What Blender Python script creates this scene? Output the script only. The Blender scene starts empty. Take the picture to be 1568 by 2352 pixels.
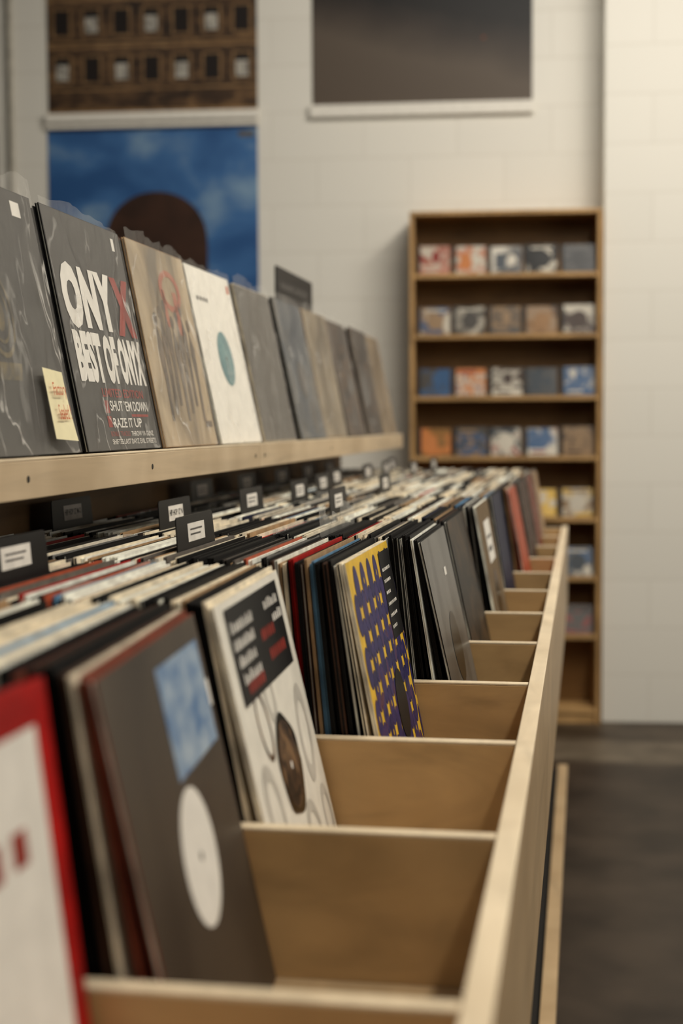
import bpy, math, random
from mathutils import Vector, Matrix, Euler, noise
random.seed(11)
SC = bpy.context.scene
C = SC.collection
R = math.radians
try:
    SC.view_settings.view_transform = 'Standard'
except Exception:
    pass

# ------------------------------------------------------------------ camera
H = 1.28
F = 3267.0
cam_d = bpy.data.cameras.new('camera'); cam = bpy.data.objects.new('camera', cam_d); C.objects.link(cam)
cam_d.sensor_fit = 'HORIZONTAL'; cam_d.sensor_width = 24; cam_d.lens = 50; cam_d.clip_start = .02
ROT = Matrix.Rotation(R(9.66), 3, 'Z') @ Matrix.Rotation(R(90-3.56), 3, 'X') @ Matrix.Rotation(R(-.35), 3, 'Z')
cam.matrix_world = Matrix.Translation((0, 0, H)) @ ROT.to_4x4()
cam_d.dof.use_dof = True; cam_d.dof.focus_distance = 1.85; cam_d.dof.aperture_fstop = 3.2
SC.camera = cam
CP = Vector((0, 0, H))
def ray(px, py):
    return ROT @ Vector(((px-784)/F, -(py-1176)/F, -1))
def hit(px, py, p0, n):
    d = ray(px, py); n = Vector(n); t = (Vector(p0)-CP).dot(n)/d.dot(n)
    return CP + d*t
def proj(p):
    q = ROT.transposed() @ (Vector(p)-CP)
    return 784+F*q.x/(-q.z), 1176-F*q.y/(-q.z)

# ------------------------------------------------------------------ materials
def lin(c):
    return tuple(((v/255)/12.92 if v/255 <= .04045 else ((v/255+.055)/1.055)**2.4) for v in c) + (1,)
def newmat(name, spec=.3):
    m = bpy.data.materials.new(name); m.use_nodes = True
    nt = m.node_tree; b = nt.nodes['Principled BSDF']; b.inputs['Specular IOR Level'].default_value = spec
    return m, nt, b
def ramp(nt, stops):
    r = nt.nodes.new('ShaderNodeValToRGB'); e = r.color_ramp.elements
    while len(e) < len(stops): e.new(.5)
    for k, (p, c) in enumerate(stops): e[k].position = p; e[k].color = lin(c)
    return r
def coords(nt, scale=(1, 1, 1), kind='Object', loc=(0, 0, 0)):
    t = nt.nodes.new('ShaderNodeTexCoord'); mp = nt.nodes.new('ShaderNodeMapping')
    mp.inputs['Scale'].default_value = scale; mp.inputs['Location'].default_value = loc
    nt.links.new(t.outputs[kind], mp.inputs['Vector']); return mp
def noisenode(nt, mp, scale, detail=4, dist=0):
    n = nt.nodes.new('ShaderNodeTexNoise'); n.inputs['Scale'].default_value = scale
    n.inputs['Detail'].default_value = detail; n.inputs['Distortion'].default_value = dist
    nt.links.new(mp.outputs['Vector'], n.inputs['Vector']); return n
def bump(nt, b, src, strength, dist=.002):
    bp = nt.nodes.new('ShaderNodeBump'); bp.inputs['Strength'].default_value = strength; bp.inputs['Distance'].default_value = dist
    nt.links.new(src, bp.inputs['Height']); nt.links.new(bp.outputs['Normal'], b.inputs['Normal'])
def sh(c, k): return tuple(max(0, min(255, v*k)) for v in c)
def plain(name, c, rough=.6, var=.12, scale=40, bmp=0, metal=0, coat=0, spec=.3):
    m, nt, b = newmat(name, spec)
    mp = coords(nt); n = noisenode(nt, mp, scale)
    r = ramp(nt, [(.3, sh(c, 1-var)), (.7, sh(c, 1+var))])
    nt.links.new(n.outputs['Fac'], r.inputs['Fac']); nt.links.new(r.outputs['Color'], b.inputs['Base Color'])
    b.inputs['Roughness'].default_value = rough; b.inputs['Metallic'].default_value = metal
    b.inputs['Coat Weight'].default_value = coat; b.inputs['Coat Roughness'].default_value = .2
    if bmp: bump(nt, b, n.outputs['Fac'], bmp)
    return m
def wood(name, c, scale=(30, 2, 30), rough=.5, var=.12):
    m, nt, b = newmat(name)
    mp = coords(nt, scale); n = noisenode(nt, mp, 1.0, 6, 1.2)
    mp2 = coords(nt, (3, 3, 3)); n2 = noisenode(nt, mp2, 2.0, 3, .5)
    r = ramp(nt, [(.25, sh(c, 1-var)), (.5, c), (.75, sh(c, 1+var*.6))])
    nt.links.new(n.outputs['Fac'], r.inputs['Fac'])
    r2 = ramp(nt, [(.3, (222, 217, 210)), (.7, (255, 255, 255))]); nt.links.new(n2.outputs['Fac'], r2.inputs['Fac'])
    mx = nt.nodes.new('ShaderNodeMix'); mx.data_type = 'RGBA'; mx.blend_type = 'MULTIPLY'; mx.inputs[0].default_value = .8
    nt.links.new(r.outputs['Color'], mx.inputs[6]); nt.links.new(r2.outputs['Color'], mx.inputs[7])
    nt.links.new(mx.outputs[2], b.inputs['Base Color'])
    b.inputs['Roughness'].default_value = rough
    bump(nt, b, n.outputs['Fac'], .06, .001)
    return m
def art(name, stops, scale=8, stretch=(1, 1, 1), dist=1.5, rough=.45, detail=3, loc=(0, 0, 0)):
    m, nt, b = newmat(name)
    mp = coords(nt, stretch, loc=loc); n = noisenode(nt, mp, scale, detail, dist)
    r = ramp(nt, stops); nt.links.new(n.outputs['Fac'], r.inputs['Fac']); nt.links.new(r.outputs['Color'], b.inputs['Base Color'])
    b.inputs['Roughness'].default_value = rough
    return m
def plastic(name, alpha, c=(215, 212, 205), rough=.3, crease=.4, width=.020):
    """clear polythene: thin haze that thickens along soft crease lines, which also catch the light"""
    m, nt, b = newmat(name, .9)
    mp = coords(nt, (1, 1.9, .8)); n = noisenode(nt, mp, 8, 3.5, .5)
    b.inputs['Base Color'].default_value = lin(c); b.inputs['Roughness'].default_value = rough
    s = nt.nodes.new('ShaderNodeMath'); s.operation = 'SUBTRACT'; nt.links.new(n.outputs['Fac'], s.inputs[0]); s.inputs[1].default_value = .5
    ab = nt.nodes.new('ShaderNodeMath'); ab.operation = 'ABSOLUTE'; nt.links.new(s.outputs[0], ab.inputs[0])
    mr = nt.nodes.new('ShaderNodeMapRange'); mr.interpolation_type = 'SMOOTHSTEP'
    mr.inputs['From Min'].default_value = 0; mr.inputs['From Max'].default_value = width
    mr.inputs['To Min'].default_value = 1; mr.inputs['To Max'].default_value = 0
    nt.links.new(ab.outputs[0], mr.inputs['Value'])
    n2 = noisenode(nt, mp, 5, 2, 0)
    sq = nt.nodes.new('ShaderNodeMapRange'); sq.inputs['From Min'].default_value = .42; sq.inputs['From Max'].default_value = .66
    nt.links.new(n2.outputs['Fac'], sq.inputs['Value'])
    k = nt.nodes.new('ShaderNodeMath'); k.operation = 'MULTIPLY'; nt.links.new(mr.outputs['Result'], k.inputs[0]); nt.links.new(sq.outputs['Result'], k.inputs[1])
    al = nt.nodes.new('ShaderNodeMath'); al.operation = 'MULTIPLY_ADD'; nt.links.new(k.outputs[0], al.inputs[0]); al.inputs[1].default_value = crease; al.inputs[2].default_value = alpha
    nt.links.new(al.outputs[0], b.inputs['Alpha'])
    bump(nt, b, n.outputs['Fac'], .6, .02)
    return m

PAL = dict(cream=(216, 204, 180), white=(228, 222, 209), black=(13, 12, 12), grey=(92, 86, 80), tan=(158, 128, 94),
           brown=(64, 43, 32), red=(156, 20, 17), blue=(88, 126, 156), orange=(156, 72, 46), navy=(24, 28, 52), rust=(112, 54, 38))
SM = {k: plain('sleeve_'+k, v, .5, .16, 25, 0, 0, 0, .18) for k, v in PAL.items()}
M = dict(
    birch=wood('birch_ply', (190, 163, 126), (12, 2, 12), .42, .09), birch_edge=wood('birch_edge', (228, 210, 180), (30, 5, 30), .45, .07),
    divider=wood('divider_ply', (192, 157, 109), (4, 30, 16), .42, .13), ledge=wood('ledge_wood', (208, 186, 154), (20, 2, 40), .5, .08),
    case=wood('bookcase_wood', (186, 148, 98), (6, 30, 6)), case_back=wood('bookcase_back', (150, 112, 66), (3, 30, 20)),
    darkwood=wood('dark_wood', (130, 102, 70)), kick=plain('kick_and_storage_shade', (24, 20, 17)),  # darker wood tone; near-black also stands in for shade in the storage
    blackboard=plain('black_board', (10, 9, 9), .6), cardblack=plain('black_plastic_card', (13, 12, 13), .4, .1, 60),
    paper=plain('label_paper', (222, 216, 206), .7, .05), inkgrey=plain('grey_ink', (90, 86, 82)), ink=plain('black_ink', (18, 17, 17), .5),
    palegrey=plain('pale_grey_ink', (188, 183, 172), .5, .05), whiteink=plain('white_ink', (228, 223, 213), .5, .03), redink=plain('red_ink', (142, 48, 38), .5, .08),
    orangeink=plain('orange_ink', (190, 78, 30), .6, .05),
    note=plain('yellow_note_paper', (230, 220, 180), .8, .03), vinyl=plain('black_vinyl', (12, 12, 12), .25),
    rail=plain('white_rail', (228, 223, 212), .5, .03), darkgrey=plain('dark_grey_print', (50, 47, 45), .4, .08, 8),
    screw=plain('dark_screw', (20, 17, 14), .4, .1, 50), conduit=plain('painted_conduit', (170, 164, 150), .5),
    poly=plastic('clear_poly_bag', .10, (232, 228, 220), .15, .5), poly2=plastic('clear_poly_lip', .26, (225, 222, 214), .2, .4), case_plastic=plain('clear_grey_case', (60, 58, 56), .2, .1),
    purple=art('purple_blue_print', [(.4, (34, 30, 76)), (.55, (52, 44, 96)), (.66, (84, 50, 70))], 26, (1, 1, 1), 1), yellow=plain('yellow_print', (218, 176, 52), .45, .08, 30),
)
M['cloud'] = art('cloud_print', [(.40, (42, 84, 136)), (.54, (62, 106, 158)), (.68, (122, 152, 180)), (.88, (176, 190, 200))], 2.6, (1, 1, 1.5), .3, .45, 4)
M['cloud2'] = art('small_cloud_print', [(.38, (84, 118, 158)), (.62, (160, 176, 190))], 18, (1, 1, 1.4), .3)
M['brownhair'] = art('dark_brown_print', [(.3, (44, 28, 20)), (.7, (66, 42, 30))], 6)
M['brownskin'] = art('warm_brown_print', [(.3, (110, 62, 38)), (.7, (140, 82, 50))], 3)
M['facade'] = art('brown_masonry_print', [(.3, (30, 20, 14)), (.5, (70, 50, 32)), (.72, (116, 88, 58))], 9, (1, 1, 2), 1, .5, 6)
M['sand'] = art('sandstone_print', [(.3, (100, 74, 46)), (.7, (150, 118, 80))], 14)
M['art_figures'] = art('figure_print', [(.36, (112, 100, 84)), (.48, (150, 132, 106)), (.6, (182, 162, 132)), (.8, (196, 178, 150))], 9, (1, 1, .5), .6)
M['art_gold'] = art('gold_emblem_print', [(.4, (74, 68, 57)), (.6, (108, 94, 64))], 30)
M['teal'] = art('teal_label_print', [(.4, (90, 128, 132)), (.6, (114, 150, 150))], 20)
M['labeldark'] = art('dark_label_print', [(.40, (20, 16, 14)), (.5, (60, 42, 30)), (.62, (120, 92, 64))], 22)

# ------------------------------------------------------------------ mesh builder
class MB:
    def __init__(s, mats): s.v = []; s.f = []; s.m = []; s.mats = mats; s.x = None
    def add(s, vs, fs, m=0):
        o = len(s.v)
        for p in vs:
            p = Vector(p); s.v.append(s.x @ p if s.x is not None else p)
        for f in fs: s.f.append([o+i for i in f]); s.m.append(m)
    def box(s, x0, x1, y0, y1, z0, z1, m=0):
        vs = [(x, y, z) for z in (z0, z1) for y in (y0, y1) for x in (x0, x1)]
        s.add(vs, [(0, 2, 3, 1), (4, 5, 7, 6), (0, 1, 5, 4), (2, 6, 7, 3), (0, 4, 6, 2), (1, 3, 7, 5)], m)
    def prism(s, pts, x0, x1, m=0):           # polygon in (y,z), extruded along x
        n = len(pts)
        vs = [(x0, a, b) for a, b in pts]+[(x1, a, b) for a, b in pts]
        fs = [tuple(range(n))[::-1], tuple(range(n, 2*n))]+[(i, (i+1) % n, n+(i+1) % n, n+i) for i in range(n)]
        s.add(vs, fs, m)
    def build(s, name, parent=None, bevel=0, smooth=False):
        me = bpy.data.meshes.new(name); me.from_pydata([tuple(p) for p in s.v], [], s.f)
        for mt in s.mats: me.materials.append(mt)
        me.polygons.foreach_set('material_index', s.m)
        if smooth: me.polygons.foreach_set('use_smooth', [True]*len(s.f))
        me.update()
        o = bpy.data.objects.new(name, me); C.objects.link(o)
        if parent: o.parent = parent
        if bevel:
            b = o.modifiers.new('b', 'BEVEL'); b.width = bevel; b.segments = 2; b.limit_method = 'ANGLE'
        return o
def tag(o, label, cat, group=None, kind=None):
    if label: o['label'] = label
    if cat: o['category'] = cat
    if group: o['group'] = group
    if kind: o['kind'] = kind
    return o
def thing(name, label, cat, loc=(0, 0, 0), rot=(0, 0, 0), group=None):
    o = bpy.data.objects.new(name, None); C.objects.link(o); o.empty_display_size = .05
    o.location = loc; o.rotation_euler = rot
    return tag(o, label, cat, group)
def rrect(a0, a1, b0, b1, r, n=5):
    out = []
    for (ca, cb, s0) in ((a1-r, b1-r, 0), (a0+r, b1-r, 90), (a0+r, b0+r, 180), (a1-r, b0+r, 270)):
        for k in range(n+1):
            t = R(s0+90*k/n); out.append((ca+r*math.cos(t), cb+r*math.sin(t)))
    return out
_tc = {}
def textgeo(s, bold=.02):
    if (s, bold) in _tc: return _tc[(s, bold)]
    cu = bpy.data.curves.new('t', 'FONT'); cu.body = s; cu.offset = bold; cu.resolution_u = 3
    ob = bpy.data.objects.new('t', cu); C.objects.link(ob); bpy.context.view_layer.update()
    dg = bpy.context.evaluated_depsgraph_get(); me = bpy.data.meshes.new_from_object(ob.evaluated_get(dg))
    vs = [tuple(v.co) for v in me.vertices]; fs = [tuple(p.vertices) for p in me.polygons]
    bpy.data.objects.remove(ob); bpy.data.curves.remove(cu); bpy.data.meshes.remove(me)
    x0 = min(v[0] for v in vs); x1 = max(v[0] for v in vs); y0 = min(v[1] for v in vs); y1 = max(v[1] for v in vs)
    g = ([((v[0]-x0)/(x1-x0), (v[1]-y0)/(y1-y0)) for v in vs], fs); _tc[(s, bold)] = g
    return g
class Art(MB):
    """flat print lying on a cover; u right, v up, both in metres; plane 'x' = face looks to +x, 'y' = face looks to -y"""
    def __init__(s, mats, w, plane='x', base=.0004): super().__init__(mats); s.w = w; s.pl = plane; s.base = base
    def P(s, u, v, e):
        d = s.base+e*.00025
        return (d, u-s.w/2, v) if s.pl == 'x' else (u-s.w/2, -d, v)
    def poly(s, pts, m, e=0):
        s.add([s.P(u, v, e) for u, v in pts], [tuple(range(len(pts)))], m)
    def rect(s, u0, u1, v0, v1, m, e=0): s.poly([(u0, v0), (u1, v0), (u1, v1), (u0, v1)], m, e)
    def oval(s, cu, cv, ru, rv, m, e=0, n=36): s.poly([(cu+ru*math.cos(2*math.pi*k/n), cv+rv*math.sin(2*math.pi*k/n)) for k in range(n)], m, e)
    def text(s, t, u0, u1, v0, v1, m, e=1, bold=.02):
        g, fs = textgeo(t, bold)
        s.add([s.P(u0+(u1-u0)*a, v0+(v1-v0)*b, e) for a, b in g], fs, m)
def ring(a, cu, cv, r0, r1, sx, m, e=0, n=40, tilt=0):
    def P(r, t):
        x, y = sx*r*math.cos(t), r*math.sin(t); return (cu+x*math.cos(tilt)-y*math.sin(tilt), cv+x*math.sin(tilt)+y*math.cos(tilt))
    for q in range(n):
        t0, t1 = 6.2832*q/n, 6.2832*(q+1)/n
        a.poly([P(r0, t0), P(r0, t1), P(r1, t1), P(r1, t0)], m, e)

# ------------------------------------------------------------------ wall frame (the back wall is turned a little against the bins)
WA = R(4.5)
P0 = hit(1160, 1000, (-.33, 6.03, 0), (math.sin(WA), -math.cos(WA), 0)); P0.z = 0
WM = Matrix.Translation(P0) @ Matrix.Rotation(WA, 4, 'Z')
WI = WM.inverted()
WD = .24
def wpt(px, py, depth=WD):
    p = WM @ Vector((0, depth, 0)); q = WI @ hit(px, py, p, (math.sin(WA), -math.cos(WA), 0))
    return q.x, q.z

# ------------------------------------------------------------------ setting
def wallmat():
    m, nt, b = newmat('painted_block_wall')
    t = nt.nodes.new('ShaderNodeTexCoord'); sp = nt.nodes.new('ShaderNodeSeparateXYZ'); cb = nt.nodes.new('ShaderNodeCombineXYZ')
    nt.links.new(t.outputs['Object'], sp.inputs[0]); nt.links.new(sp.outputs['X'], cb.inputs['X']); nt.links.new(sp.outputs['Z'], cb.inputs['Y'])
    br = nt.nodes.new('ShaderNodeTexBrick'); nt.links.new(cb.outputs[0], br.inputs['Vector'])
    br.inputs['Scale'].default_value = 1; br.inputs['Brick Width'].default_value = .406; br.inputs['Row Height'].default_value = .203
    br.inputs['Mortar Size'].default_value = .005; br.inputs['Mortar Smooth'].default_value = 1
    br.inputs['Color1'].default_value = lin((225, 221, 210)); br.inputs['Color2'].default_value = lin((228, 224, 213)); br.inputs['Mortar'].default_value = lin((216, 211, 199))
    nt.links.new(br.outputs['Color'], b.inputs['Base Color']); b.inputs['Roughness'].default_value = .5
    inv = nt.nodes.new('ShaderNodeMath'); inv.operation = 'SUBTRACT'; inv.inputs[0].default_value = 1; nt.links.new(br.outputs['Fac'], inv.inputs[1])
    n = nt.nodes.new('ShaderNodeTexNoise'); n.inputs['Scale'].default_value = 60; nt.links.new(t.outputs['Object'], n.inputs['Vector'])
    ad = nt.nodes.new('ShaderNodeMath'); ad.operation = 'MULTIPLY_ADD'; nt.links.new(n.outputs['Fac'], ad.inputs[0]); ad.inputs[1].default_value = .3
    nt.links.new(inv.outputs[0], ad.inputs[2]); bump(nt, b, ad.outputs[0], .25, .004)
    return m
WMAT = wallmat()
def floormat():
    m, nt, b = newmat('polished_concrete')
    mp = coords(nt); n = noisenode(nt, mp, 4, 8, 0)
    sp = nt.nodes.new('ShaderNodeSeparateXYZ'); nt.links.new(mp.outputs['Vector'], sp.inputs[0])
    mr = nt.nodes.new('ShaderNodeMapRange'); mr.inputs['From Min'].default_value = 0; mr.inputs['From Max'].default_value = 10
    nt.links.new(sp.outputs['Y'], mr.inputs['Value'])
    r = ramp(nt, [(0, (64, 53, 43)), (.535, (64, 53, 43)), (.545, (118, 106, 89)), (.57, (114, 102, 86)), (.58, (82, 70, 57)), (1, (82, 70, 57))])
    nt.links.new(mr.outputs['Result'], r.inputs['Fac'])
    r2 = ramp(nt, [(.35, (176, 172, 168)), (.65, (255, 255, 255))]); nt.links.new(n.outputs['Fac'], r2.inputs['Fac'])
    mx = nt.nodes.new('ShaderNodeMix'); mx.data_type = 'RGBA'; mx.blend_type = 'MULTIPLY'; mx.inputs[0].default_value = 1
    nt.links.new(r.outputs['Color'], mx.inputs[6]); nt.links.new(r2.outputs['Color'], mx.inputs[7]); nt.links.new(mx.outputs[2], b.inputs['Base Color'])
    b.inputs['Roughness'].default_value = .45; b.inputs['Specular IOR Level'].default_value = .2
    return m
f = MB([floormat()]); f.box(-5, 4, -2, 8, -.05, 0); tag(f.build('floor'), None, None, kind='structure')
w = MB([WMAT]); w.box(-4.5, .42, WD, WD+.15, 0, 4.0); o = w.build('wall_back'); o.matrix_world = WM; o['kind'] = 'structure'
w = MB([WMAT]); w.box(.412, 4, .05, WD+.15, 0, 4.0); o = w.build('wall_right'); o.matrix_world = WM; o['kind'] = 'structure'

# ------------------------------------------------------------------ the record bins
D0, PITCH = .464, .348
def dv(k): return D0+PITCH*k
XB0, XB1 = -.068, -.049
ZT = H-.334; ZF = H-.468
XBK = -.790
def bin_unit(k0, k1, label):
    ya, yb = dv(k0), dv(k1); g = .001
    t = thing('record_bin_unit', label, 'record bin', (0, ya, 0), (0, 0, 0), 'record bin units standing end to end'); L = yb-ya
    b = MB([M['birch'], M['birch_edge']]); b.box(XB0, XB1, g, L-g, H-.59, ZT-.002); b.box(XB0, XB1, g, L-g, ZT-.002, ZT, 1); b.build('front_board', t, .0015)
    b = MB([M['birch']]); b.box(XBK, XB0, g, L-g, ZF-.012, ZF); b.build('bin_floor', t)
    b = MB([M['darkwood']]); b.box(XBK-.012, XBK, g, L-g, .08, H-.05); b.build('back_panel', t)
    for k in range(k0, k1+1):
        y = dv(k)-ya; h = .0075
        y0, y1 = (g, h) if k == k0 else ((L-h, L-g) if k == k1 else (y-h, y+h))
        b = MB([M['divider'], M['birch_edge']]); b.box(XBK, XB0, y0, y1, ZF, ZT-.009); b.box(XBK, XB0, y0, y1, ZT-.009, ZT-.006, 1)
        b.build('end_panel' if k in (k0, k1) else 'divider', t, .001)
    # display ledge above the back of the bins
    b = MB([M['ledge']]); b.box(XBK-.012, -.597, g, L-g, H-.05, H-.038); b.build('ledge_shelf', t)
    fb = MB([M['ledge'], M['birch_edge']]); fb.box(-.597, -.585, g, L-g, H-.079, H-.038); fb.box(-.597, -.585, g, L-g, H-.038, H-.035, 1); fo = fb.build('ledge_fascia', t, .001)
    ys = [hit(px, py, (-.585, 0, 0), (1, 0, 0)).y for px, py in ((65, 1113), (350, 1075))]+[2.515] if k0 == 0 else [2.59, 3.3, 4.1]
    for py in ys:
        s = MB([M['screw']]); n = 14
        s.prism([(py-ya+.0038*math.cos(6.283*i/n), H-.0575+.0038*math.sin(6.283*i/n)) for i in range(n)], -.586, -.5845); s.build('screw', fo)
    b = MB([M['blackboard']]); b.box(-.694, -.684, .01, L-.01, H-.038, H+.205); b.build('display_back', t)
    b = MB([M['darkwood']])
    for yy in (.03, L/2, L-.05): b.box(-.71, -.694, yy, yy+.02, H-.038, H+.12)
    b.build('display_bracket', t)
    # open lower storage; near-black shelf and back stand in for its inner shade
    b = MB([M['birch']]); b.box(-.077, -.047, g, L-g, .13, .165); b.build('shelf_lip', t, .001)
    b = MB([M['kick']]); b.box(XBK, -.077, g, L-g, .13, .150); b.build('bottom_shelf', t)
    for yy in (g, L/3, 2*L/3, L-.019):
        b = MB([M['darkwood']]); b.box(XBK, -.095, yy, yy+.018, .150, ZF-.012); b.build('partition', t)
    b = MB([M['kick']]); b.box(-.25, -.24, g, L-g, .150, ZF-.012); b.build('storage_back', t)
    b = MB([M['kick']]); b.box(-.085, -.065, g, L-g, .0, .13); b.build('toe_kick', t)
    return t
bin_unit(0, 6, 'near pale birch record bin unit with six slots and display ledge, closest to the camera')
bin_unit(6, 12, 'far pale birch record bin unit continuing behind the near one toward the bookcase')

# ------------------------------------------------------------------ records
def sleeve_mesh(mb, w, h, t, mo, mi, rng):
    """open sleeve: two card panels with the inner sleeve set back between them; front face at x=0, y centred, base at z=0"""
    p = min(.0009, t*.3)
    mb.box(-p, 0, -w/2, w/2, 0, h, mo)
    mb.box(-t, -t+p, -w/2, w/2, 0, h-rng.uniform(0, .0008), mo)
    mb.box(-t+p, -p, -w/2+.0016, w/2-.001, .0005, h-.0014, mi)
_sv = {}
def sleeve_data(col, inner, t, v):
    key = (col, inner, round(t, 4), v)
    if key not in _sv:
        mb = MB([SM[col], SM[inner]]); rg = random.Random(v); w = .311+.003*(v % 2); h = .3150+.0018*v
        sleeve_mesh(mb, w, h, t, 0, 1, rg); o = mb.build('sleeve'); _sv[key] = o.data; bpy.data.objects.remove(o)
    return _sv[key]
def poly_lip(seed, w=.312, z0=.305, z1=.323, x=.0006, amp=.0008, wav=.004, f=12):
    mb = MB([M['poly2']]); n = 30; vs = []
    for i in range(n+1):
        y = -w/2+w*i/n
        for j, z in enumerate((z0, (z0+z1)/2, z1)):
            q = noise.noise(Vector((y*f, j*.7, seed*3.1)))
            vs.append((x+abs(q)*amp*j, y, z+(q*wav if j == 2 else 0)))
    fs = [(i*3+j, (i+1)*3+j, (i+1)*3+j+1, i*3+j+1) for i in range(n) for j in range(2)]
    mb.add(vs, fs); o = mb.build('plastic_lip', smooth=True); d = o.data; bpy.data.objects.remove(o); return d
LIPS = [poly_lip(s) for s in range(5)]
BIGLIP = poly_lip(9.4, .30, .30, .345, .0006, .006, .024, 22)
def poly_bag(seed, parent, w=.32, z1=.327, amp=.004, mat='poly', droop=0, wave=.006):
    """crinkled clear bag over the whole cover, its open top standing up past the sleeve"""
    mb = MB([M[mat]]); nu, nv = 44, 52; vs = []
    for i in range(nu+1):
        for j in range(nv+1):
            u, v = i/nu, j/nv
            y = -w/2+w*u; z = v*z1
            q = noise.noise(Vector((u*3+seed*5+v*2, v*2.5+seed-u*2, seed*1.7)))+.55*noise.noise(Vector((u*15-v*7+seed, v*4+u*3, seed*2.3)))*(.4+.8*v)
            edge = min(1, u*8, (1-u)*8)
            x = .0022+abs(q)*amp*edge
            if v > .9:
                k = (v-.9)/.1
                z += k*(wave*noise.noise(Vector((u*3.5, seed*4.4, 1.3)))+.5*wave*noise.noise(Vector((u*12, seed*2.1, 4)))-droop*max(0, u-.35)**1.5)
                x += k*.005*noise.noise(Vector((u*5, seed*3.3, 2)))
            vs.append((max(x, .0018), y, z))
    W = nv+1
    fs = [(i*W+j, (i+1)*W+j, (i+1)*W+j+1, i*W+j+1) for i in range(nu) for j in range(nv)]
    mb.add(vs, fs)
    return mb.build('plastic_bag', parent, smooth=True)

ORD = ['first', 'second', 'third', 'fourth', 'fifth', 'sixth', 'seventh', 'eighth', 'ninth', 'tenth', 'eleventh', 'twelfth']
ADJ = dict(cream='cream', white='white', black='black', grey='grey', tan='tan', brown='brown', red='bright red', blue='pale blue', orange='orange', navy='navy', rust='rust-coloured')
XT = [-.316, -.309, -.319, -.256, -.213, -.212, -.192, -.186, -.168, -.16, -.155, -.15]
L0 = [7, 12.3, 13, 11, 12.5, 12, 10.5, 9, 11, 10, 10, 9]
YAW = [0, 4.4, 2.2, -.5, 0, 0, 0, 0, 0, 0, 0, 0]
SEQ = {0: ['black', 'red', 'black', 'brown', 'black', 'red', 'black'], 1: ['rust', 'cream', 'brown', 'black', 'black', 'black', 'brown', 'black', 'rust', 'black', 'black', 'white', 'cream', 'cream', 'white', 'blue', 'white', 'cream', 'cream'],
       2: ['cream', 'black', 'black', 'black', 'tan', 'cream', 'cream', 'black', 'white', 'black', 'black', 'black', 'white', 'cream', 'cream', 'white', 'white', 'cream', 'black', 'black', 'black'],
       3: ['cream', 'black', 'black', 'brown', 'black', 'black', 'blue', 'blue', 'tan', 'brown', 'black', 'red', 'red', 'black', 'cream', 'tan', 'white', 'brown', 'black', 'black', 'black', 'cream', 'black', 'white'],
       4: ['black', 'white', 'black', 'black', 'black', 'white', 'black', 'black', 'grey', 'black', 'white', 'black', 'cream'],
       5: ['black', 'brown', 'black', 'tan', 'black', 'black', 'navy', 'black', 'white'],
       6: ['black', 'grey', 'black', 'white', 'black', 'navy', 'black', 'blue', 'black', 'tan', 'black'],
       7: ['black', 'blue', 'black', 'black', 'tan', 'brown', 'black', 'white'], 8: ['rust', 'tan', 'black', 'brown', 'black', 'grey'],
       9: ['brown', 'black', 'brown', 'black', 'cream', 'black'], 10: ['brown', 'black', 'brown', 'tan', 'black'], 11: ['tan', 'brown', 'black', 'cream']}
W8 = [('cream', 28), ('white', 19), ('black', 38), ('grey', 4), ('tan', 7), ('brown', 4), ('red', 1.3), ('blue', 1.4), ('orange', 1.0), ('navy', 1.2)]
def pick(rng):
    return rng.choices([a for a, _ in W8], [b for _, b in W8])[0]
CARDS = {2: [45], 3: [460], 4: [409, 172], 5: [782, 586], 6: [695, 473], 7: [889, 746, 572], 8: [778, 653], 9: [848, 711], 10: [955, 890, 760], 11: [1000, 905]}
CARDTXT = {(4, 172): 'HIP HOP 12" M-O', (4, 409): 'HIP HOP 12" N'}
allrec = []; cards = []
for k in range(12):
    rng = random.Random(100+k); yc = (dv(k)+dv(k+1))/2
    cx = sorted([hit(px, 1130, (0, yc, 0), (0, 1, 0)).x for px in CARDS.get(k, [])], reverse=True)
    cpx = sorted(CARDS.get(k, []), reverse=True)
    xt = XT[k]; i = 0; prev = pick(rng); ci = 0
    while True:
        t = rng.choice([.0024, .0028, .0028, .0032, .0036, .0040, .0048]) if i else .0048
        lean = R(4.6+(L0[k]-4.6)*math.exp(-i/3.2)); yaw = R(YAW[k]*math.exp(-i/20)+(rng.uniform(-.1, .1) if i else 0))
        v = rng.randrange(4); h = .3150+.0018*v
        forced = None
        if ci < len(cx) and xt < cx[ci]:
            cards.append((k, cpx[ci], xt, lean, yc)); xt -= .0024; ci += 1
            forced = rng.choice(['red', 'white', 'cream'])
        if xt-t < XBK+.012: break
        if i == 0: col = 'front'
        elif i-1 < len(SEQ[k]): col = SEQ[k][i-1]
        else: col = forced or (prev if rng.random() < .5 and prev not in ('red', 'orange', 'blue') else pick(rng))
        prev = col
        inner = rng.choice(['black', 'white', 'black', col if col != 'front' else 'black', col if col != 'front' else 'black'])
        allrec.append(dict(k=k, i=i, xt=xt, lean=lean, yaw=yaw, t=t, v=v, h=h, col=col, inner=inner, y=yc+rng.uniform(-.007, .007), lip=rng.random() < (.03 if k < 6 else .2), big=False))
        xt -= t/math.cos(lean)/math.cos(yaw)+rng.choice([.0003, .0004, .0006, .002, .0004])+abs(R(YAW[k])*math.exp(-i/20))*.010; i += 1
bigr = min([r for r in allrec if r['k'] == 4], key=lambda r: abs(r['xt']+.35)); bigr['big'] = True
def rec_loc(r):
    s, c = math.sin(r['lean']), math.cos(r['lean'])
    return (r['xt']+r['h']*s, r['y'], ZF+r['t']*s+.0004), (0, -r['lean'], r['yaw'])
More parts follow.
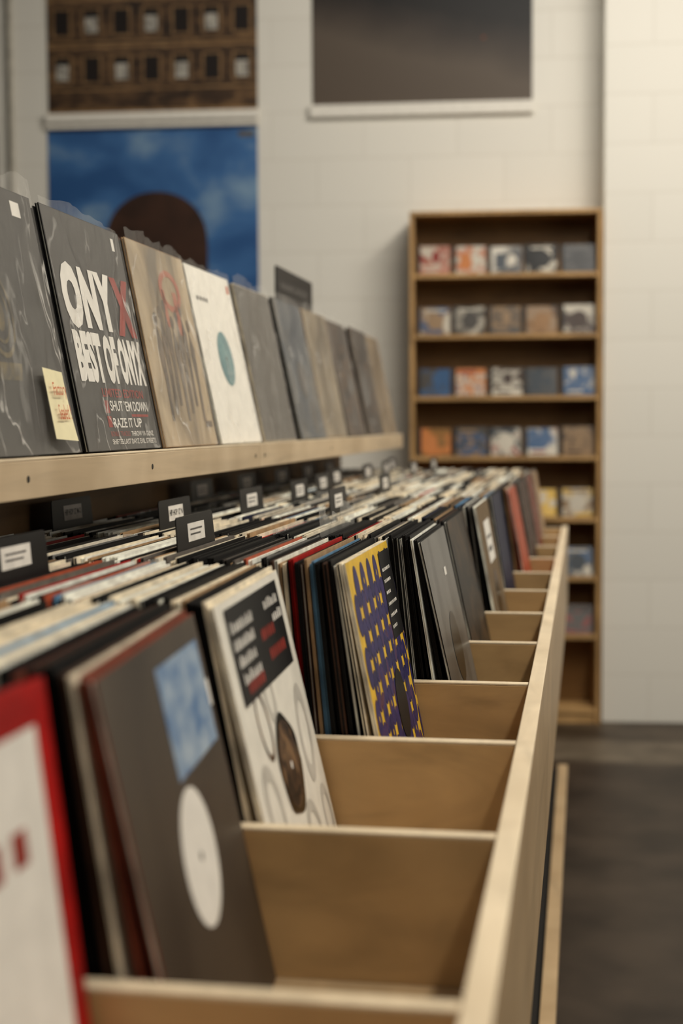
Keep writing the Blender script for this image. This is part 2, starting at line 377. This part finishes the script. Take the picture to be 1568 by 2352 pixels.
for r in allrec:
    px, py = proj((r['xt'], r['y']+(.15 if r['k'] == 0 else .08), ZF+.31)); r['vis'] = px > 0 or r['i'] < 2
    r['score'] = (0 if (r['i'] < 8 or r['big']) else 1+r['k']) if r['vis'] else 99
order = sorted(allrec, key=lambda r: (r['score'], r['i']))
ind = order[:298]; rest = order[298:]
# --- front covers, each a record with its printed cover
def front_record(r, label, facemat, edge, fn, mats, bag=False):
    loc, rot = rec_loc(r)
    t = thing('record', label, 'record', loc, rot, 'records at the front of each bin')
    w = .312; mb = MB([facemat if isinstance(facemat, bpy.types.Material) else SM[facemat], SM[edge], SM['white']])
    p = .0011; h = r['h']; T = r['t']
    mb.box(-p, 0, -w/2, w/2, 0, h, 1); mb.box(-T, -T+p, -w/2, w/2, 0, h, 1); mb.box(-T+p, -p, -w/2+.002, w/2-.001, .001, h-.0016, 2)
    a = Art(mb.mats, w); a.rect(.001, w-.001, .001, h-.001, 0, -1); mb.add(a.v, a.f, 0)
    mb.build('sleeve', t)
    if fn:
        a = Art(mats, w, base=.0006); fn(a, w, h); a.build('cover_print', t)
    if bag: poly_bag(r['k']+.5, t, .316, h+.004, .0015, wave=.003)
    return t
def c0(a, w, h):
    a.rect(.03, w-.024, .03, h-.024, 0, 0)
    for q in range(3): a.rect(.165+.035*q, .185+.035*q, h-.095, h-.075, 1, 1)
    for q in range(22): a.rect(.04+.008*q, .044+.008*q, .06, .06+.02*random.random()+.05, 2, 1)
def c1(a, w, h):
    a.rect(.145, .296, .213, .297, 0, 0); a.rect(.297, .306, .24, .262, 1, 0)
    a.oval(.157, .155, .051, .051, 1, 0); a.oval(.157, .155, .0035, .0035, 2, 1)
def c2(a, w, h):
    a.rect(.030, .285, .222, h-.008, 0, 2)
    rg = random.Random(8)
    for row, (vb, u0, u1) in enumerate(((.287, .04, .14), (.271, .04, .13), (.255, .045, .12), (.239, .05, .13), (.289, .20, .27), (.273, .23, .275))):
        u = u0
        while u < u1:
            ww = rg.uniform(.003, .007); hh = rg.uniform(.007, .011)
            a.poly([(u, vb), (u+ww, vb), (u+ww*.8, vb+hh), (u+ww*.1, vb+hh)], 1, 3); u += ww+.0035
    for vb, u0, u1 in ((.262, .16, .22), (.228, .06, .13), (.240, .18, .26)):
        u = u0
        while u < u1:
            ww = rg.uniform(.004, .010); a.oval(u+ww/2, vb+.006, ww/2, .0065, 2, 3, 12); u += ww+.003
    # broad grey looping shapes around a dark, uneven centre hole
    for cu, cv, r, sx, tl in ((.055, .12, .048, .6, .3), (.260, .15, .052, .55, -.2), (.205, .055, .042, .7, .5), (.085, .040, .034, .9, 0), (.282, .055, .035, .6, .1), (.135, .215, .030, .7, .2)):
        ring(a, cu, cv, r, r*.66, sx, 5, 0, 36, tl)
    ring(a, .085, .195, .036, .030, .62, 3, 1, 30, .25)
    a.poly([(.156+(.050+.003*math.sin(3*q/6))*math.cos(q/40*6.283), .140+(.050+.004*math.cos(5*q/9))*math.sin(q/40*6.283)) for q in range(40)], 4, 2); a.oval(.154, .142, .042, .043, 3, 3); a.oval(.156, .140, .004, .004, 1, 4)
def c3(a, w, h):
    row = 0; v = .018
    while v < h-.01:
        u = .022+(.0235 if row % 2 else 0)
        while u < w-.006:
            ru = min(.0150, w-.002-u); rv = min(.0245, h-.002-v, v-.001)
            if ru > .004 and rv > .006: a.oval(u, v, ru, rv, 0, 0, 18)
            if (row+int(u*100)) % 3 == 0: a.oval(u, v+.002, .0022, .004, 3, 1, 10)
            u += .047
        v += .030; row += 1
    a.rect(.222, .306, .20, h-.010, 1, 2)
    rg = random.Random(4)
    for q in range(6):
        u = .23
        while u < .23+.035+.012*(q % 3):
            ww = rg.uniform(.004, .009); a.rect(u, u+ww, .213+.0145*q, .217+.0145*q, 2, 3); u += ww+.004
    a.oval(.190, .125, .036, .044, 1, 3)
def c4(a, w, h):
    a.rect(.19, .215, .25, .262, 1, 0); a.oval(.156, .15, .051, .051, 0, 0)
def c6(a, w, h):
    a.rect(.10, .24, .205, .285, 1, 0); a.rect(.12, .2, .225, .235, 2, 1); a.rect(.12, .22, .25, .256, 2, 1); a.oval(.156, .14, .051, .051, 0, 0)
gloss = art('dark_gloss_print', [(.3, (50, 50, 50)), (.6, (104, 102, 98))], 5, (1, 1, .4), 1, .25)
kraft = plain('kraft_card', (106, 87, 62), .7)
FR = {0: ('red-bordered record sleeve with a large off-white panel, cut off by the left frame edge', 'red', 'red', c0, [M['whiteink'], M['redink'], M['inkgrey']], False),
      1: ('dark grey-brown sleeve with a pale blue sky picture and white round label', art('taupe_print', [(.3, (52, 44, 37)), (.7, (76, 66, 55))], 4), 'rust', c1, [M['cloud2'], M['whiteink'], M['ink']], False),
      2: ('white sleeve with grey loops, a black sticker block and dark centre hole', plain('white_card', (224, 219, 206), .5, .03), 'cream', c2, [M['ink'], M['whiteink'], M['redink'], M['labeldark'], M['vinyl'], M['palegrey']], False),
      3: ('yellow sleeve covered in rounded purple-blue shapes, front of the fourth bin', M['yellow'], 'cream', c3, [M['purple'], M['ink'], M['whiteink'], M['yellow']], False),
      4: ('glossy dark grey sleeve with black centre hole, in the bin behind the yellow sleeve', gloss, 'black', c4, [M['vinyl'], M['whiteink']], False),
      5: ('black and brown leaning record sleeve at the front of the sixth bin', art('dim_brown_print', [(.4, (22, 20, 18)), (.65, (70, 54, 38))], 12), 'black', None, [], False),
      6: ('brown kraft card sleeve with a white square sticker and black centre hole', kraft, 'white', c6, [M['vinyl'], M['whiteink'], M['inkgrey']], False),
      7: ('dark blue-black sleeve at the front of the bin behind the kraft sleeve', 'navy', 'black', None, [], False),
      8: ('orange-red leaning record sleeve far down the row of bins', 'orange', 'orange', None, [], False),
      9: ('dark brown leaning sleeve at the front of the tenth bin', 'brown', 'black', None, [], False),
      10: ('rust-coloured leaning sleeve at the front of the eleventh bin', 'rust', 'brown', None, [], False),
      11: ('tan leaning sleeve at the front of the last bin beside the bookcase', 'tan', 'brown', None, [], False)}
for r in ind:
    if r['col'] == 'front':
        front_record(r, *FR[r['k']]); continue
    loc, rot = rec_loc(r)
    lab = ADJ[r['col']]+' record sleeve packed upright in the '+ORD[r['k']]+' bin from the camera'
    grp = ADJ[r['col']]+' sleeves packed in the '+ORD[r['k']]+' bin'
    if r['big']: lab = 'record in the fifth bin with crumpled clear plastic standing up from its top'; grp = None
    d = sleeve_data(r['col'], r['inner'], r['t'], r['v'])
    o = bpy.data.objects.new('record', d); C.objects.link(o); o.location = loc; o.rotation_euler = rot
    tag(o, lab, 'record', grp)
    if (r['lip'] and r['k'] > 1) or r['big']:
        l = bpy.data.objects.new('plastic_lip', BIGLIP if r['big'] else LIPS[r['i'] % 5]); C.objects.link(l); l.parent = o
keys = list(PAL); mb = MB([SM[c] for c in keys]+[M['poly2']]); rg = random.Random(5)
for r in rest:
    loc, rot = rec_loc(r); mb.x = Matrix.Translation(loc) @ Euler(rot).to_matrix().to_4x4()
    if r['col'] == 'front': r['col'] = 'brown'
    sleeve_mesh(mb, .312, r['h'], r['t'], keys.index(r['col']), keys.index(r['inner'] if r['inner'] != 'front' else 'black'), rg)
    if r['lip']:
        d = LIPS[r['i'] % 5]; mb.add([v.co for v in d.vertices], [tuple(p.vertices) for p in d.polygons], len(keys))
o = mb.build('packed_records'); tag(o, 'dense rows of packed record sleeves filling the more distant bins', 'records', kind='stuff')
# ------------------------------------------------------------------ divider cards
CL = {45: 'largest black divider card with blurred white label at the left frame edge', 460: 'black divider card with white label rising nearest behind the looped white sleeve',
      172: 'black divider card with white label lettered M to O, against the back panel', 409: 'black divider card with white label lettered for N, beside the red sleeve',
      782: 'black divider card standing rightmost in the sixth bin', 586: 'black divider card left in the sixth bin', 695: 'small black divider card right of centre in the seventh bin',
      473: 'black divider card against the back panel, in shadow under the ledge', 889: 'tall narrow-looking black divider card rightmost in the eighth bin', 746: 'small black divider card in the middle of the eighth bin',
      572: 'small dark divider card against the back panel of the eighth bin', 778: 'small black divider card right in the ninth bin', 653: 'small black divider card against the back panel of the ninth bin',
      848: 'tiny black divider card right in the tenth bin', 711: 'tiny black divider card against the back panel of the tenth bin', 955: 'tiny black divider card rightmost in the eleventh bin',
      890: 'tiny black divider card in the middle of the eleventh bin', 760: 'tiny black divider card left in the eleventh bin', 1000: 'farthest black divider card right in the last bin', 905: 'farthest black divider card left in the last bin'}
for (k, px, xt, lean, yc) in cards:
    s, c = math.sin(lean), math.cos(lean); z1 = .3595
    txt = CARDTXT.get((k, px))
    t = thing('divider_card', CL[px], 'divider card', (xt+.315*s, yc-.004, ZF+.001), (0, -lean, 0), 'black divider cards between the records')
    b = MB([M['cardblack']])
    b.prism([(-.15, 0), (.15, 0), (.15, .31), (.085, .312)]+[p for p in rrect(-.082, .082, .312, z1, .006) if p[1] > .33]+[(-.085, .312), (-.15, .31)], -.0014, 0); b.build('card', t)
    a = Art([M['paper'], M['ink'], M['inkgrey']], .164); a.rect(.045, .12, .3275, .3495, 0, 0)
    lo = a.build('label_sticker', t)
    a = Art([M['paper'], M['ink'], M['inkgrey']], .164)
    if txt: a.text(txt, .049, .116, .335, .344, 1, 1, .01)
    else:
        a.rect(.055, .108, .341, .343, 2, 1); a.rect(.055, .10, .335, .337, 2, 1)
    a.build('lettering', lo)

# ------------------------------------------------------------------ display records on the ledge
def disp(k, label, facemat, edge, fn, mats, bag=True, behind=True, w=.303, h=.315, lean=11, dx=0, back='', droop=0, base=0, wave=.006, bz=.012):
    y = 1.358+.333*k+w/2
    le = R(lean); s = math.sin(le); T = .0045
    t = thing('record', label, 'record', (-.606+dx, y, H-.038+T*s+.0035), (0, -le, 0), 'records facing out on the display ledge')
    fm = facemat if isinstance(facemat, bpy.types.Material) else SM[facemat]
    mb = MB([fm, SM[edge], SM['white']]); p = .0012
    mb.box(-p, 0, -w/2, w/2, 0, h, 1); mb.box(-T, -T+p, -w/2, w/2, 0, h, 1); mb.box(-T+p, -p, -w/2+.002, w/2-.001, .001, h-.0016, 2)
    a = Art(mb.mats, w); a.rect(.001, w-.001, .001, h-.001, 0, -1); mb.add(a.v, a.f, 0); mb.build('sleeve', t)
    if fn: a = Art(mats, w, base=.0006); fn(a, w, h); a.build('cover_print', t)
    if bag: poly_bag(k+.3, t, w+.004, h+bz, .0075, droop=droop, wave=wave*1.4)
    if behind:
        T2 = .014
        b = MB([SM['black'], M['blackboard']]); w2 = .308
        b.box(-.0012, 0, -w2/2, w2/2, 0, .308, 0); b.box(-T2, -T2+.0012, -w2/2, w2/2, 0, .309, 0); b.box(-T2+.0012, -.0012, -w2/2+.001, w2/2, .001, .306, 1)
        o = b.build('record'); o.location = (-.606+dx-(T+.0012)/math.cos(le), y-.004, H-.038+T2*s+.0035); o.rotation_euler = (0, -le, 0)
        tag(o, 'black-edged double sleeve tucked behind the '+back, 'record', 'sleeves behind the display records')
    return t
def d0(a, w, h):
    cu = .135
    ring(a, cu, .16, .050, .044, .8, 0); ring(a, cu, .16, .034, .030, .8, 0)
    a.poly([(cu-.03, .085), (cu+.03, .085), (cu+.038, .105), (cu-.038, .105)], 0, 0)
    a.oval(cu, .16, .014, .02, 0, 0)
    a.rect(.235, .262, .284, .302, 1, 0)
def d1(a, w, h):
    a.text('O', .020, .088, .160, .247, 0, 1, .07); a.text('N', .090, .150, .163, .244, 0, 2, .07); a.text('Y', .148, .214, .163, .244, 0, 3, .07); a.text('X', .214, .296, .160, .243, 1, 4, .07)
    a.text('BEST', .026, .126, .090, .158, 0, 1, .06); a.text('OF', .134, .186, .090, .157, 0, 1, .06); a.text('ONYX', .194, .297, .090, .156, 0, 1, .06)
    a.text('LIMITED EDITION', .095, .268, .0715, .0835, 1, 1, .02)
    a.rect(.096, .112, .050, .067, 1, 0)
    a.text("SHUT", .116, .168, .053, .067, 0, 1, .015); a.text("'EM", .175, .206, .053, .067, 0, 1, .01); a.text("DOWN", .213, .278, .053, .067, 0, 1, .015); a.rect(.20, .275, .0455, .0490, 1, 0)
    a.rect(.096, .112, .031, .046, 1, 0); a.text('RAZE', .117, .172, .0305, .0435, 0, 1, .015); a.text('IT', .180, .197, .0305, .0435, 0, 1, .015); a.text('UP', .205, .238, .0305, .0435, 0, 1, .015)
    a.text('BONUS TRACKS:', .098, .178, .0185, .0255, 1, 1, .005); a.text('THROW YA GUNZ', .183, .282, .0185, .0255, 0, 1, .005)
    a.text('SHIFTEE LAST DAYZ EVIL STREETS', .098, .288, .008, .015, 0, 1, .005)
    a.rect(.262, .274, .285, .303, 0, 0)
def d2(a, w, h):
    ring(a, .19, .25, .034, .024, 1.7, 1); a.rect(.14, .156, .19, .25, 1, 0); a.rect(.20, .222, .18, .25, 1, 0)
    for q in range(7):
        u = .06+.03*q
        vb = .04+.012*(q % 3); a.poly([(u+.004, vb), (u+.016, vb), (u+.024, vb+.07), (u+.03, vb+.12), (u+.014, vb+.15), (u+.002, vb+.11), (u+.008, vb+.06)], 0, 0); a.oval(u+.016, vb+.158, .009, .011, 0, 0, 16)
    a.rect(.25, .29, .03, .04, 0, 0)
def d3(a, w, h):
    a.oval(.158, .155, .050, .050, 0, 0); a.oval(.158, .155, .004, .004, 1, 1); a.rect(.275, .29, .285, .30, 2, 0)
    for q in range(4): a.rect(.04+.02*q, .052+.02*q, .255, .262, 3, 0)
def dd(sd):
    def fn(a, w, h):
        rg = random.Random(sd)
        for q in range(5):
            u = rg.uniform(.03, .2); v = rg.uniform(.05, .24); a.oval(u+.04, v, rg.uniform(.02, .06), rg.uniform(.02, .05), q % 2, q % 3, 20)
    return fn
DG = M['darkgrey']
t = disp(0, 'dark grey bagged record with a faded crest, leftmost on the display ledge', DG, 'black', d0, [M['art_gold'], M['whiteink']], back='leftmost dark grey display record', bz=.014, wave=.01)
disp(1, 'dark grey record sleeve with huge white and red block lettering', DG, 'black', d1, [M['whiteink'], M['redink']], back='lettered dark grey display record', droop=.03)
disp(2, 'beige record sleeve printed with dark grey figures and a red mark', M['art_figures'], 'tan', d2, [art('grey_figures', [(.3, (80, 72, 64)), (.7, (120, 104, 88))], 30), art('faded_red_print', [(.3, (160, 88, 70)), (.7, (172, 116, 92))], 30)], back='beige figure-printed display record', droop=.015, wave=.009)
disp(3, 'plain white record sleeve with a round teal centre label', plain('bright_white_card', (236, 231, 219), .5, .03), 'white', d3, [M['teal'], M['ink'], M['orangeink'], M['inkgrey']], back='white teal-labelled display record', lean=12, bz=.008)
disp(4, 'smooth mid-grey bagged record right of the white sleeve', art('mid_grey_print', [(.3, (80, 76, 70)), (.7, (106, 100, 92))], 3, (1, 1, 1), .3), 'cream', None, [], back='smooth mid-grey display record', lean=11.5, h=.312, wave=.009)
def art3(n, a, b, c): return art(n, [(.35, a), (.5, b), (.65, c)], 9, (1, 1, .7), .5)
disp(5, 'blue-grey bagged record under the black section sign', art3('blue_grey_print', (50, 58, 68), (80, 84, 88), (108, 104, 98)), 'black', dd(1), [art3('p1', (60, 66, 74), (80, 82, 84), (100, 98, 92)), M['inkgrey']], back='blue-grey display record', dx=.006, lean=12, droop=.02)
disp(6, 'pale beige bagged record with mottled picture, right of the blue-grey one', art3('mottled_beige', (94, 82, 66), (128, 114, 92), (152, 138, 116)), 'tan', None, [], back='mottled beige display record', wave=.01)
disp(7, 'brown photo-covered record, third from the far end of the ledge', art3('brown_photo', (42, 32, 26), (68, 52, 40), (92, 76, 60)), 'black', dd(3), [M['labeldark'], M['inkgrey']], back='brown photo display record', lean=12)
disp(8, 'darker brown record, second from the far end of the ledge', art3('dark_brown_photo', (36, 28, 24), (56, 44, 34), (78, 64, 50)), 'brown', dd(4), [M['labeldark'], M['inkgrey']], back='darker brown display record', dx=.004)
disp(9, 'tan record at the far end of the ledge', art3('tan_photo', (96, 78, 56), (126, 106, 78), (150, 130, 100)), 'tan', None, [], behind=False, lean=12)
# sticky note on the first record
le = R(11)
st = thing('sticky_note', 'pale yellow sticky note with orange handwriting on the leftmost display record', 'note', t.location, (0, -le, 0))
n = MB([M['note']]); nn = 8; vs = []
NU, NV = .052, .016
for i in range(nn+1):
    for j in range(nn+1):
        u, v = i/nn, j/nn; vs.append((.0115+.004*(1-v)**2*u, NU+.060*u, NV+.084*v-.004*u))
n.add(vs, [(i*(nn+1)+j, (i+1)*(nn+1)+j, (i+1)*(nn+1)+j+1, i*(nn+1)+j+1) for i in range(nn) for j in range(nn)])
n.build('note_paper', st, smooth=True)
a = Art([M['orangeink']], 0, base=.0160); a.text('Factory', NU+.010, NU+.050, NV+.046, NV+.066, 0, 0, .0); a.text('Sealed !', NU+.014, NU+.052, NV+.022, NV+.040, 0, 0, .0); a.build('handwriting', st)
# section sign
s = thing('section_sign', 'black sign board with faint lettering rising behind the display records', 'sign', (-.716, 3.31, H-.038))
b = MB([M['cardblack']]); b.prism(rrect(0, .45, 0, .412, .006), -.004, .0); b.build('sign_board', s)
a = Art([M['inkgrey']], 0)
rg = random.Random(3)
for row in range(2):
    u = .05
    while u < .36:
        ww = rg.uniform(.012, .03); a.rect(u, u+ww, .362-row*.03, .379-row*.03, 0, 0); u += ww+.010
a.build('faint_lettering', s)

# ------------------------------------------------------------------ bookcase with disc cases
bk = thing('bookcase', 'tall pale wood bookcase of disc cases against the white block wall', 'bookcase', P0, (0, 0, WA))
SH = [1.905, 1.651, 1.392, 1.138, .878, .628, .380]
for sx in (-1, 1):
    b = MB([M['case']]); b.box(*(sorted((sx*.40, sx*.382))), 0, .225, 0, 2.148); b.build('side_panel', bk, .001)
b = MB([M['case']]); b.box(-.40, .40, -.004, .225, 2.148, 2.165); b.build('top_panel', bk, .001)
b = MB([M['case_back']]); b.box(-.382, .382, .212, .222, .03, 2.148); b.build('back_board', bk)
for z in SH:
    b = MB([M['case']]); b.box(-.382, .382, .002, .212, z-.018, z); b.build('shelf', bk, .001)
b = MB([M['case']]); b.box(-.382, .382, .004, .212, .045, .063); b.box(-.382, .382, .012, .024, 0, .045); b.build('bottom_shelf', bk, .001)
def cdart(cs):
    sc = random.uniform(9, 26)
    return art('disc_cover_print', [(.38, cs[0]), (random.uniform(.46, .52), cs[1]), (random.uniform(.56, .64), cs[2])], sc, (random.uniform(.7, 1.4), 1, random.uniform(.8, 1.6)), random.uniform(0, .8), .3, 2,
               (random.uniform(0, 9), random.uniform(0, 9), random.uniform(0, 9)))
def flat(c): return plain('disc_title_print', c, .35, .05)
rd, pk, orr, tl, bk_, wh, tn, gd, br_, bl, gy, ye = (134, 50, 42), (180, 128, 110), (188, 116, 60), (30, 42, 52), (12, 11, 11), (192, 184, 168), (138, 112, 82), (134, 94, 44), (56, 39, 30), (46, 80, 118), (70, 66, 62), (206, 166, 60)
ROWS = [[(rd, pk, wh), (orr, pk, wh), (tl, bk_, wh), (bk_, bk_, wh), (bk_, bk_, gy)],
        [(bl, tn, wh), (bk_, gy, wh), (tn, gy, tn), (bk_, gd, tn), (br_, br_, wh)],
        [(bl, bl, gy), (orr, wh, rd), (br_, wh, gy), (tl, gy, tl), (bl, bl, wh)],
        [(orr, orr, gd), (gy, bl, tn), (rd, wh, tl), (bl, wh, rd), (tn, tn, br_)],
        [None, None, (gy, ye, wh), (ye, ye, wh), (ye, wh, tn)], [None, None, None, (bl, bl, wh), (bl, tl, wh)], [None, None, None, (gy, orr, wh), (br_, rd, gy)]]
NAMES = [['red and pink', 'orange and pink', 'dark teal', 'black and white', 'mostly black'], ['blue and tan', 'black and grey', 'dull tan', 'black and gold', 'brown and white'],
         ['blue and grey', 'orange and white', 'brown and white', 'slate and tan', 'bright blue'], ['bright orange', 'grey and blue', 'white and red', 'blue and white', 'tan and brown'],
         ['', '', 'grey and yellow', 'bright yellow', 'yellow and white'], ['', '', '', 'pale blue', 'deep blue'], ['', '', '', 'grey and orange', 'brown and red']]
SO = ['top', 'second', 'third', 'fourth', 'fifth', 'sixth', 'seventh']
for ri, row in enumerate(ROWS):
    for cj, cs in enumerate(row):
        if not cs: continue
        u = -.30+.15*cj+random.uniform(-.004, .004); z = SH[ri]; le2 = R(random.uniform(8, 18))
        p = WM @ Vector((u, .03+random.uniform(0, .01), z+.0008))
        t = thing('disc_case', NAMES[ri][cj]+' disc case, %s from left on the %s shelf' % (ORD[cj], SO[ri]), 'disc case', p, (-le2, 0, WA), 'disc cases facing out in the bookcase')
        b = MB([M['case_plastic'], M['ink']]); b.box(-.071, .071, 0, .0095, 0, .125); b.box(-.071, -.058, -.001, 0, 0, .125, 1); b.build('case', t, .0006)
        a = Art([cdart(cs), flat(cs[2]), flat(cs[0]), flat(cs[1])], .142, 'y', .0008)
        a.rect(.014, .139, .003, .122, 0, 0); st_ = random.randrange(4)
        if st_ == 0: a.rect(.014, .139, .096, .122, 2, 1); a.rect(.025, .1, .102, .113, 1, 2)
        elif st_ == 1: a.oval(.078, .06, .035, .038, 3, 1, 20); a.rect(.03, .12, .104, .113, 1, 2)
        elif st_ == 2: a.rect(.03, .075, .02, .09, 2, 1); a.oval(.1, .06, .02, .026, 1, 2, 18)
        else: a.rect(.014, .139, .003, .03, 3, 1); a.rect(.03, .09, .012, .021, 1, 2); a.oval(.08, .075, .018, .026, 2, 1, 18)
        a.build('cover_insert', t)

# ------------------------------------------------------------------ posters (wall frame coordinates)
def poster(label, px0, px1, pyt, pyb, fn, mats, rail=None):
    u0, zb = wpt(px0, pyb); u1, _ = wpt(px1, pyb); _, zt = wpt((px0+px1)/2, pyt); w = u1-u0; h = zt-zb
    p = WM @ Vector(((u0+u1)/2, WD-.004, zb))
    t = thing('poster', label, 'poster', p, (0, 0, WA))
    b = MB([mats[0]]); b.box(-w/2, w/2, 0, .002, 0, h); b.build('sheet', t)
    a = Art(mats, w, 'y', .0006); fn(a, w, h); a.build('printed_picture', t)
    if rail:
        b = MB([M['rail']]); b.box(-w/2-.012, w/2+.004, -.022, .002, -rail, -.004); b.build('bottom_rail', t, .004)
        b = MB([M['rail']]); b.box(-w/2-.012, w/2+.004, -.012, .002, h, h+.02); b.build('top_rail', t, .004)
    return t
def facade(a, w, h):
    # plain stand-in: an even grid of pale panes on mottled brown
    a.rect(0, w, 0, h, 0, 0); cols = 7
    a.rect(0, w, .0, .012, 1, 1)
    for r_ in range(5):
        zb = .125+r_*.205
        a.rect(0, w, zb+.150, zb+.166, 1, 1); a.rect(0, w, zb-.03, zb-.02, 1, 1)
        for c in range(cols):
            cu = w*(c+.5)/cols
            a.rect(cu-.044, cu+.044, zb, zb+.125, 1, 2); a.rect(cu-.034, cu+.034, zb+.008, zb+.117, 3, 3)
            if (c+r_) % 2 == 0: a.rect(cu-.028, cu+.028, zb+.016, zb+.085, 2, 4)
poster('brown poster with an even grid of pale panes above the blue poster', 112, 592, -280, 262, facade, [M['facade'], M['sand'], art('pale_pane_print', [(.4, (130, 126, 118)), (.6, (186, 180, 168))], 20), plain('dark_door', (24, 16, 12))], .045)
def skyp(a, w, h):
    a.rect(0, w, 0, h, 0, 0)
    # plain two-tone brown rounded mound rising from the lower edge
    pts = [(.26*w, 0)]+[(.515*w-.245*w*math.cos(q/24*math.pi), .45*h+.26*h*math.sin(q/24*math.pi)**.8) for q in range(25)]+[(.76*w, 0)]
    a.poly(pts, 1, 1)
    a.poly([(.26*w, 0), (.268*w, .45*h), (.275*w, .53*h), (.45*w, .42*h), (.62*w, .30*h), (.70*w, 0)], 2, 2)
    a.rect(.0, w, h-.012, h, 3, 2); a.rect(.91*w, .985*w, h-.05, h-.025, 4, 2)
poster('blue cloudy-sky poster with a plain rounded brown mound low in the middle', 119, 596, 293, 800, skyp, [M['cloud'], M['brownhair'], M['brownskin'], plain('navy_border', (28, 40, 66)), M['inkgrey']], .04)
def dusk():
    m, nt, b = newmat('dusk_gradient_print'); t = nt.nodes.new('ShaderNodeTexCoord'); mp = nt.nodes.new('ShaderNodeMapping'); nt.links.new(t.outputs['Object'], mp.inputs[0])
    n = nt.nodes.new('ShaderNodeTexNoise'); n.inputs['Scale'].default_value = 2.2; n.inputs['Detail'].default_value = 3; nt.links.new(mp.outputs[0], n.inputs['Vector'])
    sp = nt.nodes.new('ShaderNodeSeparateXYZ'); nt.links.new(mp.outputs[0], sp.inputs[0])
    m1 = nt.nodes.new('ShaderNodeMath'); m1.operation = 'MULTIPLY_ADD'; nt.links.new(n.outputs['Fac'], m1.inputs[0]); m1.inputs[1].default_value = .25; nt.links.new(sp.outputs['Z'], m1.inputs[2])
    m2 = nt.nodes.new('ShaderNodeMath'); m2.operation = 'MULTIPLY_ADD'; nt.links.new(sp.outputs['X'], m2.inputs[0]); m2.inputs[1].default_value = .22; nt.links.new(m1.outputs[0], m2.inputs[2])
    r = ramp(nt, [(.0, (84, 72, 61)), (.3, (88, 77, 66)), (.45, (54, 46, 40)), (.54, (24, 21, 19)), (.65, (14, 13, 14))]); nt.links.new(m2.outputs[0], r.inputs['Fac']); nt.links.new(r.outputs['Color'], b.inputs['Base Color'])
    b.inputs['Roughness'].default_value = .5; return m
def duskp(a, w, h): a.rect(0, w, 0, h, 0, 0); a.oval(.78*w, .268, .007, .006, 1, 1, 12)
poster('dark grey poster fading from charcoal top to dusky grey bottom', 718, 1222, -260, 242, duskp, [dusk(), plain('dull_orange', (130, 66, 34))], .058)
def dk(a, w, h): a.rect(0, w, 0, h, 0, 0)
poster('dark poster barely showing at the left frame edge', -420, 4, 310, 800, dk, [M['brownhair']], None)
cu_, _ = wpt(30, 400)
b = MB([M['conduit']]); nn = 14; rr = .012
vs = [(rr*math.cos(6.283*i/nn), rr*math.sin(6.283*i/nn), z) for z in (0, 3.95) for i in range(nn)]
b.add(vs, [(i, (i+1) % nn, nn+(i+1) % nn, nn+i) for i in range(nn)]); o = b.build('wall_conduit', smooth=True)
o.location = WM @ Vector((cu_, WD-.014, 0)); tag(o, 'painted vertical conduit pipe on the wall left of the posters', 'pipe')

# ------------------------------------------------------------------ light
def area(name, loc, rot, sx, sy, e, col):
    l = bpy.data.lights.new(name, 'AREA'); l.shape = 'RECTANGLE'; l.size = sx; l.size_y = sy; l.energy = e; l.color = col
    o = bpy.data.objects.new(name, l); C.objects.link(o); o.location = loc; o.rotation_euler = rot
area('overhead_light', (1.0, 2.2, 3.6), (0, R(18), 0), .2, 5.0, 122, (1, .93, .81))
area('overhead_light', (-2.2, 2.6, 3.7), (0, R(-25), 0), .3, 5.0, 14, (1, .93, .81))
area('side_fill_light', (4.3, 2.2, 1.9), (0, R(90), 0), 1.3, 4.0, 24, (1, .95, .88))  # added fill from the right, lights cards beneath the ledge; no window known
area('overhead_light', (1.0, 4.0, 3.9), (R(42), 0, 0), 3.0, .35, 58, (1, .94, .85))
area('overhead_light', (.6, -1.3, 3.3), (R(38), 0, 0), 2.5, .35, 18, (1, .93, .81))  # added fill above and behind the camera to lighten the dividers; no fixture
w = bpy.data.worlds.new('world'); SC.world = w; w.use_nodes = True
w.node_tree.nodes['Background'].inputs[0].default_value = (1, .92, .82, 1); w.node_tree.nodes['Background'].inputs[1].default_value = .02
